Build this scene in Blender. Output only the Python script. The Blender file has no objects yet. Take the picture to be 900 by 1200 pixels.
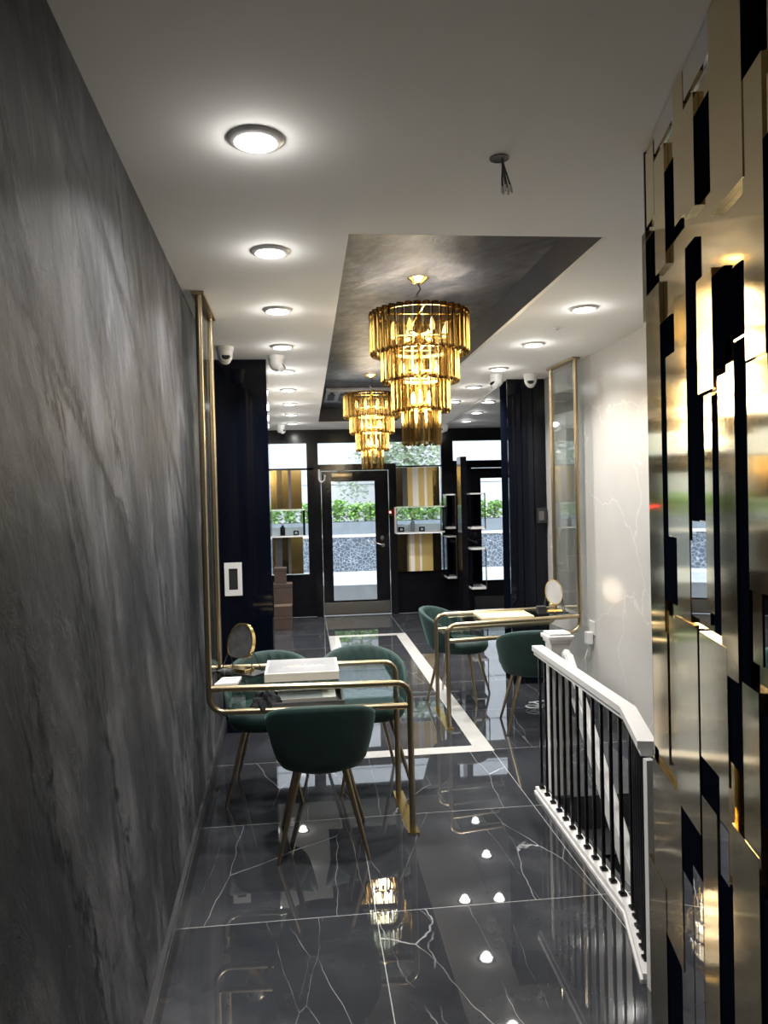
import bpy, bmesh, math, random
from mathutils import Vector, Matrix
random.seed(7)
C = bpy.context.scene.collection
PI = math.pi
H = 2.645                      # ceiling height
HT = 2.83                      # height of the dark tray above it

# ------------------------------------------------------------------ helpers
def box(bm, x0, x1, y0, y1, z0, z1, bev=0.0):
    x0, x1 = min(x0, x1), max(x0, x1); y0, y1 = min(y0, y1), max(y0, y1); z0, z1 = min(z0, z1), max(z0, z1)
    r = bmesh.ops.create_cube(bm, size=1.0)
    for v in r['verts']:
        v.co = Vector((x0+(v.co.x+.5)*(x1-x0), y0+(v.co.y+.5)*(y1-y0), z0+(v.co.z+.5)*(z1-z0)))
    if bev:
        es = {e for v in r['verts'] for e in v.link_edges}
        bmesh.ops.bevel(bm, geom=list(es), offset=bev, segments=2, affect='EDGES', profile=.6)
    return r['verts']

def prism(bm, pts, z0, z1):
    """vertical prism over a plan outline"""
    lo = [bm.verts.new((x, y, z0)) for x, y in pts]; hi = [bm.verts.new((x, y, z1)) for x, y in pts]
    n = len(pts)
    bm.faces.new(lo[::-1]); bm.faces.new(hi)
    for i in range(n): bm.faces.new((lo[i], lo[(i+1) % n], hi[(i+1) % n], hi[i]))

def lathe(bm, prof, n=24, cx=0, cy=0, mat=None):
    rings = []
    for r, z in prof:
        if r < 1e-6: rings.append([bm.verts.new((cx, cy, z))])
        else: rings.append([bm.verts.new((cx+r*math.cos(2*PI*k/n), cy+r*math.sin(2*PI*k/n), z)) for k in range(n)])
    for a, b in zip(rings, rings[1:]):
        for k in range(n):
            q = (k+1) % n
            if len(a) == 1 and len(b) == 1: continue
            if len(a) == 1: f = (a[0], b[q], b[k])
            elif len(b) == 1: f = (a[k], a[q], b[0])
            else: f = (a[k], a[q], b[q], b[k])
            bm.faces.new(f)
    if mat:
        vs = [v for ring in rings for v in ring]
        bmesh.ops.transform(bm, matrix=mat, verts=vs)

def fillet(pts, rad, n=7):
    """round the inner corners of a polyline; rad is one number or one per inner corner"""
    P = [Vector(p) for p in pts]; out = [P[0]]
    for i in range(1, len(P)-1):
        r = rad[i-1] if isinstance(rad, (list, tuple)) else rad
        a = (P[i-1]-P[i]).normalized(); b = (P[i+1]-P[i]).normalized()
        ang = a.angle(b)
        if ang > PI-.01 or r <= 0: out.append(P[i]); continue
        t = min(r/math.tan(ang/2), (P[i-1]-P[i]).length*.49, (P[i+1]-P[i]).length*.49)
        rr = t*math.tan(ang/2); c = P[i]+(a+b).normalized()*(rr/math.sin(ang/2))
        u = (P[i]+a*t-c); w = (P[i]+b*t-c)
        tot = u.angle(w); ax = u.cross(w).normalized()
        for k in range(n+1): out.append(c+Matrix.Rotation(tot*k/n, 3, ax) @ u)
    out.append(P[-1]); return out

def tube(bm, pts, r, n=10, cap=True):
    P = [Vector(p) for p in pts]; m = len(P)
    rs = r if isinstance(r, (list, tuple)) else [r]*m
    t0 = (P[1]-P[0]).normalized()
    ref = Vector((0, 0, 1)) if abs(t0.z) < .9 else Vector((1, 0, 0))
    u = t0.cross(ref).normalized(); rings = []; prev = t0
    for i in range(m):
        t = (P[min(i+1, m-1)]-P[max(i-1, 0)]).normalized()
        q = prev.rotation_difference(t); u = q @ u; prev = t; w = t.cross(u)
        rings.append([bm.verts.new(P[i]+(u*math.cos(2*PI*k/n)+w*math.sin(2*PI*k/n))*rs[i]) for k in range(n)])
    for a, b in zip(rings, rings[1:]):
        for k in range(n): bm.faces.new((a[k], a[(k+1) % n], b[(k+1) % n], b[k]))
    if cap: bm.faces.new(rings[0][::-1]); bm.faces.new(rings[-1])

def ball(bm, c, r, sx=1, sy=1, sz=1, n=14):
    v = bmesh.ops.create_uvsphere(bm, u_segments=n, v_segments=max(6, n*2//3), radius=r)['verts']
    for q in v: q.co = Vector((q.co.x*sx+c[0], q.co.y*sy+c[1], q.co.z*sz+c[2]))

def obj(name, bm, mat, parent=None, smooth=False, world=True):
    """link a bmesh as ONE mesh object; with world=True its vertices are in world space even under a parent"""
    bmesh.ops.recalc_face_normals(bm, faces=bm.faces)
    if parent is not None and world:
        m = parent_world(parent).inverted()
        bmesh.ops.transform(bm, matrix=m, verts=bm.verts)
    me = bpy.data.meshes.new(name); bm.to_mesh(me); bm.free()
    if smooth:
        me.polygons.foreach_set('use_smooth', [True]*len(me.polygons))
        me.set_sharp_from_angle(angle=math.radians(smooth if smooth is not True else 40))
    me.materials.append(mat)
    o = bpy.data.objects.new(name, me); C.objects.link(o)
    if parent is not None: o.parent = parent
    return o

def parent_world(p):
    m = Matrix.LocRotScale(p.location, p.rotation_euler, p.scale)
    return parent_world(p.parent) @ m if p.parent else m

def thing(name, label, cat, loc=(0, 0, 0), rz=0, group=None):
    o = bpy.data.objects.new(name, None); C.objects.link(o); o.empty_display_size = .1
    o.location = loc; o.rotation_euler = (0, 0, rz)
    return tag(o, label, cat, group)

def tag(o, label, cat, group=None):
    o['label'] = label; o['category'] = cat
    if group: o['group'] = group
    return o

def struct(name, bm, mat, parent=None, smooth=False):
    o = obj(name, bm, mat, parent, smooth)
    if parent is None: o['kind'] = 'structure'
    return o

def B(): return bmesh.new()
def bx(*a, **k):
    bm = B(); box(bm, *a, **k); return bm

def dup(o, parent=None):
    c = o.copy(); C.objects.link(c)
    if parent is not None: c.parent = parent
    for ch in list(o.children): dup(ch, c)
    return c

# ------------------------------------------------------------------ materials
def mat(name, col=(.5, .5, .5), rough=.5, metal=0.0, **kw):
    m = bpy.data.materials.new(name); m.use_nodes = True
    p = m.node_tree.nodes['Principled BSDF']
    p.inputs['Base Color'].default_value = (*col, 1); p.inputs['Roughness'].default_value = rough
    p.inputs['Metallic'].default_value = metal
    for k, v in kw.items(): p.inputs[k.replace('_', ' ')].default_value = v
    return m
def nd(m, t, **kw):
    n = m.node_tree.nodes.new(t)
    for k, v in kw.items():
        if k in n.inputs.keys(): n.inputs[k].default_value = v
        else: setattr(n, k, v)
    return n
def ln(m, a, b): m.node_tree.links.new(a, b)
def ramp(m, fac, stops):
    r = nd(m, 'ShaderNodeValToRGB'); el = r.color_ramp.elements
    while len(el) < len(stops): el.new(.5)
    for e, (p, c) in zip(el, stops): e.position = p; e.color = (*c, 1) if len(c) == 3 else c
    ln(m, fac, r.inputs[0]); return r.outputs[0]
def math_(m, op, a, b=None):
    n = nd(m, 'ShaderNodeMath', operation=op)
    for i, v in enumerate((a, b)):
        if v is None: continue
        if isinstance(v, (int, float)): n.inputs[i].default_value = v
        else: ln(m, v, n.inputs[i])
    return n.outputs[0]
def mixc(m, f, a, b):
    n = nd(m, 'ShaderNodeMix', data_type='RGBA')
    for i, v in ((0, f), (6, a), (7, b)):
        if isinstance(v, (int, float)): n.inputs[i].default_value = v
        elif isinstance(v, tuple): n.inputs[i].default_value = (*v, 1)
        else: ln(m, v, n.inputs[i])
    return n.outputs[2]
def coords(m, scale=(1, 1, 1), rot=(0, 0, 0), loc=(0, 0, 0)):
    tc = nd(m, 'ShaderNodeTexCoord'); mp = nd(m, 'ShaderNodeMapping')
    mp.inputs['Scale'].default_value = scale; mp.inputs['Rotation'].default_value = rot; mp.inputs['Location'].default_value = loc
    ln(m, tc.outputs['Object'], mp.inputs[0]); return mp.outputs[0]
def noise(m, vec, scale, detail=6, rough=.6, dist=0):
    n = nd(m, 'ShaderNodeTexNoise'); n.inputs['Scale'].default_value = scale; n.inputs['Detail'].default_value = detail
    n.inputs['Roughness'].default_value = rough; n.inputs['Distortion'].default_value = dist
    ln(m, vec, n.inputs['Vector']); return n.outputs['Fac']
def bsdf(m): return m.node_tree.nodes['Principled BSDF']

def emis(name, col, s):
    m = bpy.data.materials.new(name); m.use_nodes = True
    p = bsdf(m); p.inputs['Base Color'].default_value = (*col, 1)
    p.inputs['Emission Color'].default_value = (*col, 1); p.inputs['Emission Strength'].default_value = s
    return m

def glass(name, tint=(1, 1, 1), refl=1.0, gcol=(1, 1, 1), rough=0.0, ior=1.5, base=0.0):
    """a clear pane: tinted transmission and a Fresnel reflection"""
    m = bpy.data.materials.new(name); m.use_nodes = True; nt = m.node_tree
    nt.nodes.remove(bsdf(m)); out = nt.nodes['Material Output']
    t = nd(m, 'ShaderNodeBsdfTransparent'); t.inputs[0].default_value = (*tint, 1)
    g = nd(m, 'ShaderNodeBsdfGlossy'); g.inputs[0].default_value = (*gcol, 1); g.inputs['Roughness'].default_value = rough
    f = nd(m, 'ShaderNodeFresnel'); f.inputs[0].default_value = ior
    fac = math_(m, 'ADD', math_(m, 'MULTIPLY', f.outputs[0], refl), base)
    n = nd(m, 'ShaderNodeMath', operation='MINIMUM'); ln(m, fac, n.inputs[0]); n.inputs[1].default_value = 1.0
    mx = nd(m, 'ShaderNodeMixShader'); ln(m, n.outputs[0], mx.inputs[0]); ln(m, t.outputs[0], mx.inputs[1]); ln(m, g.outputs[0], mx.inputs[2])
    ln(m, mx.outputs[0], out.inputs[0]); return m

# marble floor: dark slabs, thin white veins that break at the joints, pale joints
def m_floor():
    m = mat('dark marble floor', rough=.018); p = bsdf(m)
    tc = nd(m, 'ShaderNodeTexCoord'); sp = nd(m, 'ShaderNodeSeparateXYZ'); ln(m, tc.outputs['Object'], sp.inputs[0])
    u = math_(m, 'DIVIDE', math_(m, 'SUBTRACT', sp.outputs[0], .235-9.2), .92)
    v = math_(m, 'DIVIDE', math_(m, 'SUBTRACT', sp.outputs[1], 2.925-9.0), .90)
    fu, fv = math_(m, 'FRACT', u), math_(m, 'FRACT', v)
    iu, iv = math_(m, 'FLOOR', u), math_(m, 'FLOOR', v)
    off = nd(m, 'ShaderNodeCombineXYZ'); ln(m, math_(m, 'MULTIPLY', iu, 3.71), off.inputs[0]); ln(m, math_(m, 'MULTIPLY', iv, 5.17), off.inputs[1])
    vec = nd(m, 'ShaderNodeVectorMath', operation='ADD'); ln(m, tc.outputs['Object'], vec.inputs[0]); ln(m, off.outputs[0], vec.inputs[1])
    # warp
    wn = nd(m, 'ShaderNodeTexNoise'); wn.inputs['Scale'].default_value = 3.0; wn.inputs['Detail'].default_value = 5; ln(m, vec.outputs[0], wn.inputs['Vector'])
    w1 = nd(m, 'ShaderNodeVectorMath', operation='SUBTRACT'); ln(m, wn.outputs['Color'], w1.inputs[0]); w1.inputs[1].default_value = (.5, .5, .5)
    w2 = nd(m, 'ShaderNodeVectorMath', operation='SCALE'); ln(m, w1.outputs[0], w2.inputs[0]); w2.inputs['Scale'].default_value = .055
    wv = nd(m, 'ShaderNodeVectorMath', operation='ADD'); ln(m, vec.outputs[0], wv.inputs[0]); ln(m, w2.outputs[0], wv.inputs[1])
    def veins(scale, width, rot, stretch):
        mp = nd(m, 'ShaderNodeMapping'); mp.inputs['Scale'].default_value = stretch; mp.inputs['Rotation'].default_value = (0, 0, rot)
        ln(m, wv.outputs[0], mp.inputs[0])
        vo = nd(m, 'ShaderNodeTexVoronoi', feature='DISTANCE_TO_EDGE'); vo.inputs['Scale'].default_value = scale; ln(m, mp.outputs[0], vo.inputs['Vector'])
        r = nd(m, 'ShaderNodeMapRange'); r.inputs[1].default_value = 0; r.inputs[2].default_value = width; r.inputs[3].default_value = 1; r.inputs[4].default_value = 0
        ln(m, vo.outputs['Distance'], r.inputs[0]); return r.outputs[0]
    mask = nd(m, 'ShaderNodeMapRange'); mask.inputs[1].default_value = .38; mask.inputs[2].default_value = .54; ln(m, noise(m, vec.outputs[0], 1.7, 2), mask.inputs[0])
    mask2 = nd(m, 'ShaderNodeMapRange'); mask2.inputs[1].default_value = .44; mask2.inputs[2].default_value = .60; ln(m, noise(m, vec.outputs[0], 4.1, 3), mask2.inputs[0])
    va = math_(m, 'MULTIPLY', veins(1.25, .0013, .75, (1, .20, 1)), mask.outputs[0])
    vb = math_(m, 'MULTIPLY', math_(m, 'MULTIPLY', veins(1.9, .0018, -.45, (1, .22, 1)), mask2.outputs[0]), .5)
    vv = math_(m, 'MAXIMUM', va, vb)
    cloud = ramp(m, noise(m, vec.outputs[0], 2.2, 8, .65, .4), [(.3, (.019, .020, .024)), (.55, (.032, .034, .039)), (.8, (.062, .065, .071))])
    c1 = mixc(m, math_(m, 'MULTIPLY', vv, .62), cloud, (.60, .60, .60))
    gx = math_(m, 'LESS_THAN', math_(m, 'MINIMUM', fu, math_(m, 'SUBTRACT', 1, fu)), .0017)
    gy = math_(m, 'LESS_THAN', math_(m, 'MINIMUM', fv, math_(m, 'SUBTRACT', 1, fv)), .0017)
    g = math_(m, 'MAXIMUM', gx, gy)
    ln(m, mixc(m, g, c1, (.36, .36, .35)), p.inputs['Base Color'])
    p.inputs['IOR'].default_value = 1.6
    return m

# dark brushed plaster of the left wall and the ceiling tray
def m_plaster(name, rot, lo, mid, hi, rough=.42, crack=True, scl=1.0, strch=(1, 1.7, .62), bands=()):
    m = mat(name, rough=rough, Specular_IOR_Level=.22); p = bsdf(m)
    v = coords(m, (1.0*scl, 1.0*scl, 1.0*scl), rot)
    mp = nd(m, 'ShaderNodeMapping'); mp.inputs['Scale'].default_value = strch; ln(m, v, mp.inputs[0])
    n1 = noise(m, mp.outputs[0], 1.6, 9, .68, .8)
    n2 = noise(m, v, .9, 4, .5, .2)
    n3 = noise(m, mp.outputs[0], 9, 6, .6, .4)
    f = math_(m, 'ADD', math_(m, 'ADD', math_(m, 'MULTIPLY', n1, .55), math_(m, 'MULTIPLY', n2, .33)), math_(m, 'MULTIPLY', n3, .12))
    col = ramp(m, f, [(.38, lo), (.51, mid), (.63, hi)])
    n4 = noise(m, mp.outputs[0], 4.5, 12, .80, 1.2)
    pf = nd(m, 'ShaderNodeMapRange'); pf.inputs[1].default_value = .56; pf.inputs[2].default_value = .74; pf.inputs[4].default_value = .55
    ln(m, n4, pf.inputs[0]); col = mixc(m, pf.outputs[0], col, tuple(min(1, c*1.5) for c in hi))
    if crack:
        w = nd(m, 'ShaderNodeTexWave', wave_type='BANDS', bands_direction='Y'); w.inputs['Scale'].default_value = .42
        w.inputs['Distortion'].default_value = 7.5; w.inputs['Detail'].default_value = 6; w.inputs['Detail Scale'].default_value = 2.4; w.inputs['Detail Roughness'].default_value = .72
        ln(m, mp.outputs[0], w.inputs['Vector'])
        cr = nd(m, 'ShaderNodeMapRange'); cr.inputs[1].default_value = .0; cr.inputs[2].default_value = .075; cr.inputs[3].default_value = 1.0; cr.inputs[4].default_value = 0
        ln(m, w.outputs['Fac'], cr.inputs[0])
        sh = nd(m, 'ShaderNodeMapRange'); sh.inputs[1].default_value = .44; sh.inputs[2].default_value = .54; ln(m, noise(m, mp.outputs[0], 13, 6, .75, 1.5), sh.inputs[0])
        col = mixc(m, math_(m, 'MULTIPLY', cr.outputs[0], sh.outputs[0]), col, (.006, .007, .010))
    if bands:                                   # jagged dark crack bands trowelled into the wall
        sp = nd(m, 'ShaderNodeSeparateXYZ'); ln(m, coords(m), sp.inputs[0]); Yw, Zw = sp.outputs[1], sp.outputs[2]
        jit = math_(m, 'MULTIPLY', math_(m, 'SUBTRACT', noise(m, coords(m), 5, 6, .7), .5), .22)
        grain = nd(m, 'ShaderNodeMapRange'); grain.inputs[1].default_value = .36; grain.inputs[2].default_value = .50
        ln(m, noise(m, mp.outputs[0], 22, 5, .7, 1.8), grain.inputs[0])
        for y0, z0, k1, k2, wd, zlo in bands:
            dz = math_(m, 'SUBTRACT', z0, Zw)
            fy = math_(m, 'ADD', y0, math_(m, 'SUBTRACT', math_(m, 'MULTIPLY', dz, k1), math_(m, 'MULTIPLY', math_(m, 'MULTIPLY', dz, dz), k2)))
            dd = math_(m, 'ABSOLUTE', math_(m, 'ADD', math_(m, 'SUBTRACT', Yw, fy), jit))
            ww = math_(m, 'MULTIPLY', math_(m, 'MAXIMUM', math_(m, 'SUBTRACT', Zw, zlo), 0), wd)
            a = nd(m, 'ShaderNodeMapRange'); a.inputs[3].default_value = 1; a.inputs[4].default_value = 0; ln(m, ww, a.inputs[2]); ln(m, dd, a.inputs[0])
            edge = nd(m, 'ShaderNodeMapRange'); edge.inputs[3].default_value = .95; edge.inputs[4].default_value = 0; ln(m, math_(m, 'MULTIPLY', ww, .30), edge.inputs[2]); ln(m, dd, edge.inputs[0])
            k = math_(m, 'MAXIMUM', math_(m, 'MULTIPLY', a.outputs[0], grain.outputs[0]), math_(m, 'MULTIPLY', edge.outputs[0], .9))
            col = mixc(m, k, col, (.006, .007, .010))
    ln(m, col, p.inputs['Base Color'])
    ln(m, ramp(m, n3, [(.3, (rough-.1,)*3), (.7, (rough+.12,)*3)]), p.inputs['Roughness'])
    b = nd(m, 'ShaderNodeBump'); b.inputs['Strength'].default_value = .45; b.inputs['Distance'].default_value = .02; ln(m, math_(m, 'ADD', f, n4), b.inputs['Height']); ln(m, b.outputs[0], p.inputs['Normal'])
    return m

def m_whitemarble(name, rough=.12):
    m = mat(name, rough=rough); p = bsdf(m)
    v = coords(m, (1, 1, 1), (.5, .2, .3))
    wn = nd(m, 'ShaderNodeTexNoise'); wn.inputs['Scale'].default_value = 1.2; wn.inputs['Detail'].default_value = 6; ln(m, v, wn.inputs['Vector'])
    ad = nd(m, 'ShaderNodeVectorMath', operation='ADD'); ln(m, v, ad.inputs[0]); ln(m, wn.outputs['Color'], ad.inputs[1])
    vo = nd(m, 'ShaderNodeTexVoronoi', feature='DISTANCE_TO_EDGE'); vo.inputs['Scale'].default_value = .8; ln(m, ad.outputs[0], vo.inputs['Vector'])
    f = nd(m, 'ShaderNodeMapRange'); f.inputs[2].default_value = .007; f.inputs[3].default_value = 1; f.inputs[4].default_value = 0; ln(m, vo.outputs['Distance'], f.inputs[0])
    cl = ramp(m, noise(m, v, 1.5, 6), [(.3, (.45, .435, .415)), (.7, (.50, .487, .468))])
    ln(m, mixc(m, math_(m, 'MULTIPLY', f.outputs[0], .4), cl, (.72, .71, .70)), p.inputs['Base Color'])
    return m

def m_gold(name, col, rough, bump=.02, sc=(4, 4, 60)):
    m = mat(name, col, rough, 1.0); p = bsdf(m)
    v = coords(m, sc); n = noise(m, v, 3, 4)
    ln(m, ramp(m, n, [(.3, tuple(c*.96 for c in col)), (.7, tuple(min(1, c*1.04) for c in col))]), p.inputs['Base Color'])
    return m

def m_velvet():
    m = mat('green velvet', (.008, .040, .034), .75, Sheen_Weight=.28, Sheen_Roughness=.3); p = bsdf(m)
    p.inputs['Sheen Tint'].default_value = (.16, .42, .36, 1)
    n = noise(m, coords(m), 9, 5)
    ln(m, ramp(m, n, [(.3, (.003, .018, .016)), (.7, (.007, .034, .029))]), p.inputs['Base Color'])
    f = noise(m, coords(m), 420, 2); b = nd(m, 'ShaderNodeBump'); b.inputs['Strength'].default_value = .12; b.inputs['Distance'].default_value = .001
    ln(m, f, b.inputs['Height']); ln(m, b.outputs[0], p.inputs['Normal'])
    return m

def m_mottle(name, a, b, sc, rough=.6, metal=0, spec=.5):
    m = mat(name, a, rough, metal, Specular_IOR_Level=spec)
    ln(m, ramp(m, noise(m, coords(m), sc, 6), [(.3, a), (.7, b)]), bsdf(m).inputs['Base Color']); return m

def m_crackle():
    m = mat('blue grey crackled stone', rough=.5); v = coords(m, (1, 1, 1))
    vo = nd(m, 'ShaderNodeTexVoronoi', feature='DISTANCE_TO_EDGE'); vo.inputs['Scale'].default_value = 12; ln(m, v, vo.inputs['Vector'])
    f = nd(m, 'ShaderNodeMapRange'); f.inputs[2].default_value = .06; f.inputs[3].default_value = 1; f.inputs[4].default_value = 0; ln(m, vo.outputs['Distance'], f.inputs[0])
    base = ramp(m, noise(m, v, 5, 4), [(.3, (.045, .06, .085)), (.7, (.09, .115, .15))])
    ln(m, mixc(m, f.outputs[0], base, (.40, .45, .50)), bsdf(m).inputs['Base Color']); return m

M = {
 'floor': m_floor(),
 'ceiling': m_mottle('white ceiling paint', (.84, .83, .805), (.88, .87, .845), 1.2, .85),
 'ceiling_reflected': m_mottle('grey reflected ceiling tone', (.42, .42, .43), (.48, .48, .48), 1.2, .7),  # duller tone of a mirrored ceiling, painted in as grey
 'plaster': m_plaster('dark brushed plaster', (math.radians(-26), 0, 0), (.010, .0115, .017), (.043, .0445, .051), (.165, .167, .178), .5, bands=[(1.275, 2.10, 1.9, .45, .095, .55), (2.10, 2.284, 2.9, 1.2, .10, .9), (1.27, 2.023, 2.2, 0, .10, 1.4), (1.75, 2.50, 1.7, .2, .05, 1.5)]),
 'tray': m_plaster('dark brushed tray plaster', (0, 0, math.radians(62)), (.018, .020, .026), (.050, .052, .060), (.16, .155, .155), .4, False, 1.3),
 'tray_side': m_mottle('blue black tray paint', (.018, .021, .032), (.040, .044, .058), 3, .35),
 'whitewall': m_whitemarble('white veined wall stone', .26),
 'backwall': m_mottle('warm white paint', (.74, .72, .69), (.8, .78, .75), 2, .5),
 'navy': m_mottle('blue black lacquer', (.0018, .0026, .006), (.0026, .0036, .008), 1.5, .06, spec=.3),
 'relief_black': mat('blue black matt glass', (.0022, .0032, .0065), .45, IOR=1.0),
 'slate': m_mottle('dark slate back', (.03, .03, .032), (.08, .08, .08), 18, .25),
 'black': m_mottle('satin black metal', (.004, .004, .0055), (.007, .007, .009), 6, .14, spec=.3),
 'black_matt': m_mottle('black plastic', (.010, .010, .011), (.018, .018, .02), 20, .5),
 'baseboard': m_mottle('black baseboard paint', (.030, .030, .032), (.048, .048, .050), 5, .2),
 'brass': m_gold('antique brass tube', (.42, .34, .22), .30, .02, (30, 30, 30)),
 'brass_bright': m_gold('bright brass', (.86, .64, .26), .16, .02, (20, 20, 20)),
 'gold': m_gold('gold mirror sheet', (.70, .57, .33), .085, .03),
 'gold_deep': m_gold('deep gold mirror sheet', (.80, .58, .24), .14, .04),
 'gold_dark': m_gold('dark gold mirror sheet', (.32, .28, .20), .14, .03),
 'mirror': m_gold('clear mirror', (.78, .79, .80), .015, .002),
 'velvet': m_velvet(),
 'stripe': m_mottle('white marble inlay', (.38, .37, .355), (.45, .44, .425), 5, .08),
 'white': m_mottle('white gloss paint', (.62, .61, .60), (.67, .66, .65), 5, .3),
 'plastic': m_mottle('white plastic', (.60, .60, .59), (.66, .66, .65), 8, .35),
 'cream': m_mottle('cream card', (.56, .52, .45), (.61, .57, .50), 8, .5),
 'greymarble': m_mottle('grey printed lid', (.16, .165, .175), (.26, .26, .27), 7, .35),
 'ink': m_mottle('faded gold print', (.66, .60, .50), (.72, .66, .56), 30, .5),
 'darkink': m_mottle('dark print', (.08, .08, .08), (.12, .12, .12), 30, .5),
 'pane': glass('window glass', (.97, .985, .99), .8, ior=1.45),
 'tableglass': glass('smoked table glass', (.74, .79, .79), .22, ior=1.45),
 'polglass': glass('clear wall glass', (.86, .89, .89), .6, ior=1.45, base=.02),
 'amber': glass('amber glass rod', (.88, .82, .66), 1.0, (.40, .295, .13), .17, ior=1.5, base=.26),
 'lens': emis('lit white lens', (1, .98, .95), 4),
 'bulb': emis('warm lit bulb', (1, .80, .42), 1.0),
 'red': emis('red indicator', (1, .04, .03), 18),
 'chrome': m_gold('brushed steel', (.62, .62, .61), .2, .02),
 'steel_plate': m_gold('steel kick plate', (.45, .44, .42), .25, .04),
 'brown': m_mottle('brown cardboard', (.040, .024, .018), (.062, .036, .027), 12, .55),
 'brown_edge': m_mottle('pale brown tape', (.20, .14, .10), (.25, .18, .13), 12, .5),
 'cloth': m_mottle('black cloth', (.010, .010, .012), (.03, .03, .032), 30, .8),
 'yellowpaper': m_mottle('pale yellow tray', (.62, .53, .30), (.67, .59, .36), 8, .5),
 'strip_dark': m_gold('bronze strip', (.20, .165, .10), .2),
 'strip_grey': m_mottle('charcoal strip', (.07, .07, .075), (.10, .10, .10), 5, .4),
 'strip_gold': m_mottle('yellow gold painted reflection', (.62, .46, .17), (.68, .51, .20), 2, .35, .25),
 'strip_cream': m_mottle('cream painted reflection', (.74, .71, .66), (.80, .77, .72), 3, .4),
 'bottle': m_mottle('dark bottle glass', (.01, .012, .014), (.02, .022, .025), 20, .1),
 'blue_tag': m_mottle('pale blue shelf card', (.66, .76, .84), (.72, .82, .88), 8, .5),
 'street': m_mottle('pale paving', (.34, .36, .38), (.42, .44, .46), 3, .7),
 'asphalt': m_mottle('dark entrance paving', (.05, .05, .055), (.09, .09, .095), 3, .4),
 'facade': m_mottle('pale grey facade', (.52, .53, .56), (.57, .58, .61), .6, .6),
 'planter_grey': m_mottle('blue grey planter', (.15, .18, .21), (.19, .22, .25), 4, .6),
 'crackle': m_crackle(),
 'leaf': m_mottle('hedge leaves', (.16, .36, .07), (.40, .60, .20), 9, .5),
 'leaf_pale': m_mottle('pale tree leaves', (.30, .40, .26), (.55, .62, .50), 9, .5),
 'bark': m_mottle('bark', (.14, .11, .08), (.22, .18, .14), 12, .8),
 'hole': m_mottle('dark hole', (.01, .01, .015), (.02, .02, .03), 30, .6),
 'wire': m_mottle('grey wire', (.05, .05, .05), (.12, .11, .10), 40, .5),
 'ac_grey': m_mottle('grey air conditioner plastic', (.22, .23, .25), (.28, .29, .31), 10, .35),
 'stair': m_mottle('dark stair stone', (.02, .02, .023), (.04, .04, .045), 3, .12),
}

# ------------------------------------------------------------------ room shell
def wl(y): return -.437-.033*y              # left wall line
bm = B(); F0 = -.16
box(bm, -1.1, 1.30, -3.0, 10.62, F0, 0); box(bm, 1.30, 3.5, 3.90, 10.62, -.5, 0); box(bm, 1.30, 3.5, -3.0, .9, F0, 0)
struct('floor', bm, M['floor'])

bm = B()                                                        # ceiling with the tray opening
X0, X1, Y0, Y1 = .19, 1.215, 2.865, 9.78
box(bm, -1.2, X0, -3.0, 10.8, H, H+.02); box(bm, X1, 2.3, -3.0, 10.8, H, H+.02); box(bm, X0, X1, -3.0, Y0, H, H+.02); box(bm, X0, X1, Y1, 10.8, H, H+.02)
struct('ceiling', bm, M['ceiling'])
bm = B(); box(bm, X0-.02, X1+.02, Y0-.02, Y1+.02, HT, HT+.05); struct('ceiling_tray', bm, M['tray'])
bm = B(); box(bm, X0-.02, X0, Y0-.02, Y1+.02, H+.02, HT); box(bm, X1, X1+.02, Y0-.02, Y1+.02, H+.02, HT); box(bm, X0, X1, Y0-.02, Y0, H+.02, HT); box(bm, X0, X1, Y1, Y1+.02, H+.02, HT)
struct('trim_1', bm, M['tray_side'])
bm = B(); prism(bm, [(1.76, 6.5), (3.5, 6.5), (3.5, 10.6), (1.98, 10.6)], H-.012, H-.001); struct('ceiling_alcove', bm, M['ceiling_reflected'])
bm = B(); box(bm, 2.3, 3.6, -3.0, 10.8, H, H+.02); struct('ceiling_side', bm, M['ceiling'])

bm = B(); prism(bm, [(wl(-3), -3), (wl(-3)-.15, -3), (wl(5.38)-.15, 5.38), (wl(5.38), 5.38)], 0, H); struct('wall_left', bm, M['plaster'])
bm = B()
for t, z0, z1 in ((.020, 0, .075), (.015, .075, .082), (.020, .082, .098), (.012, .098, .105), (.016, .105, .122)):
    prism(bm, [(wl(-3), -3), (wl(5.38), 5.38), (wl(5.38)+t, 5.38), (wl(-3)+t, -3)], z0, z1)
struct('baseboard_left', bm, M['baseboard'])
bm = bx(-1.0, -.253, 5.38, 5.62, 0, H); struct('wall_left_panel', bm, M['navy'])
bm = B(); prism(bm, [(-.262, 5.62), (-.545, 10.55), (-.70, 10.55), (-.60, 5.62)], 0, H); struct('wall_left_far', bm, M['mirror'])
bm = bx(2.085, 2.25, -3.0, 6.33, -2.6, H); struct('wall_right', bm, M['whitewall'])
bm = B()
for t, z0, z1 in ((.022, 0, .08), (.016, .08, .088), (.020, .088, .104), (.013, .104, .125)): box(bm, 2.085-t, 2.085, 3.9, 6.33, z0, z1)
struct('baseboard_right', bm, M['baseboard'])
bm = B()                                                        # navy pillar with two shallow grooves
for a, b in ((1.755, 1.87), (1.876, 1.975), (1.981, 2.084)): box(bm, a, b, 6.335, 6.36, 0, H)
struct('wall_right_pillar', bm, M['navy'])
struct('wall_pillar_core', bx(1.765, 2.30, 6.36, 6.62, 0, H), M['relief_black'])
struct('wall_alcove', bx(3.45, 3.6, 6.6, 10.8, 0, H), M['navy'])
struct('wall_alcove_back', bx(2.30, 3.45, 6.45, 6.6, 0, H), M['navy'])
struct('wall_back', bx(-.6, 2.2, -3.1, -3.0, 0, H), M['backwall'])

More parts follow.
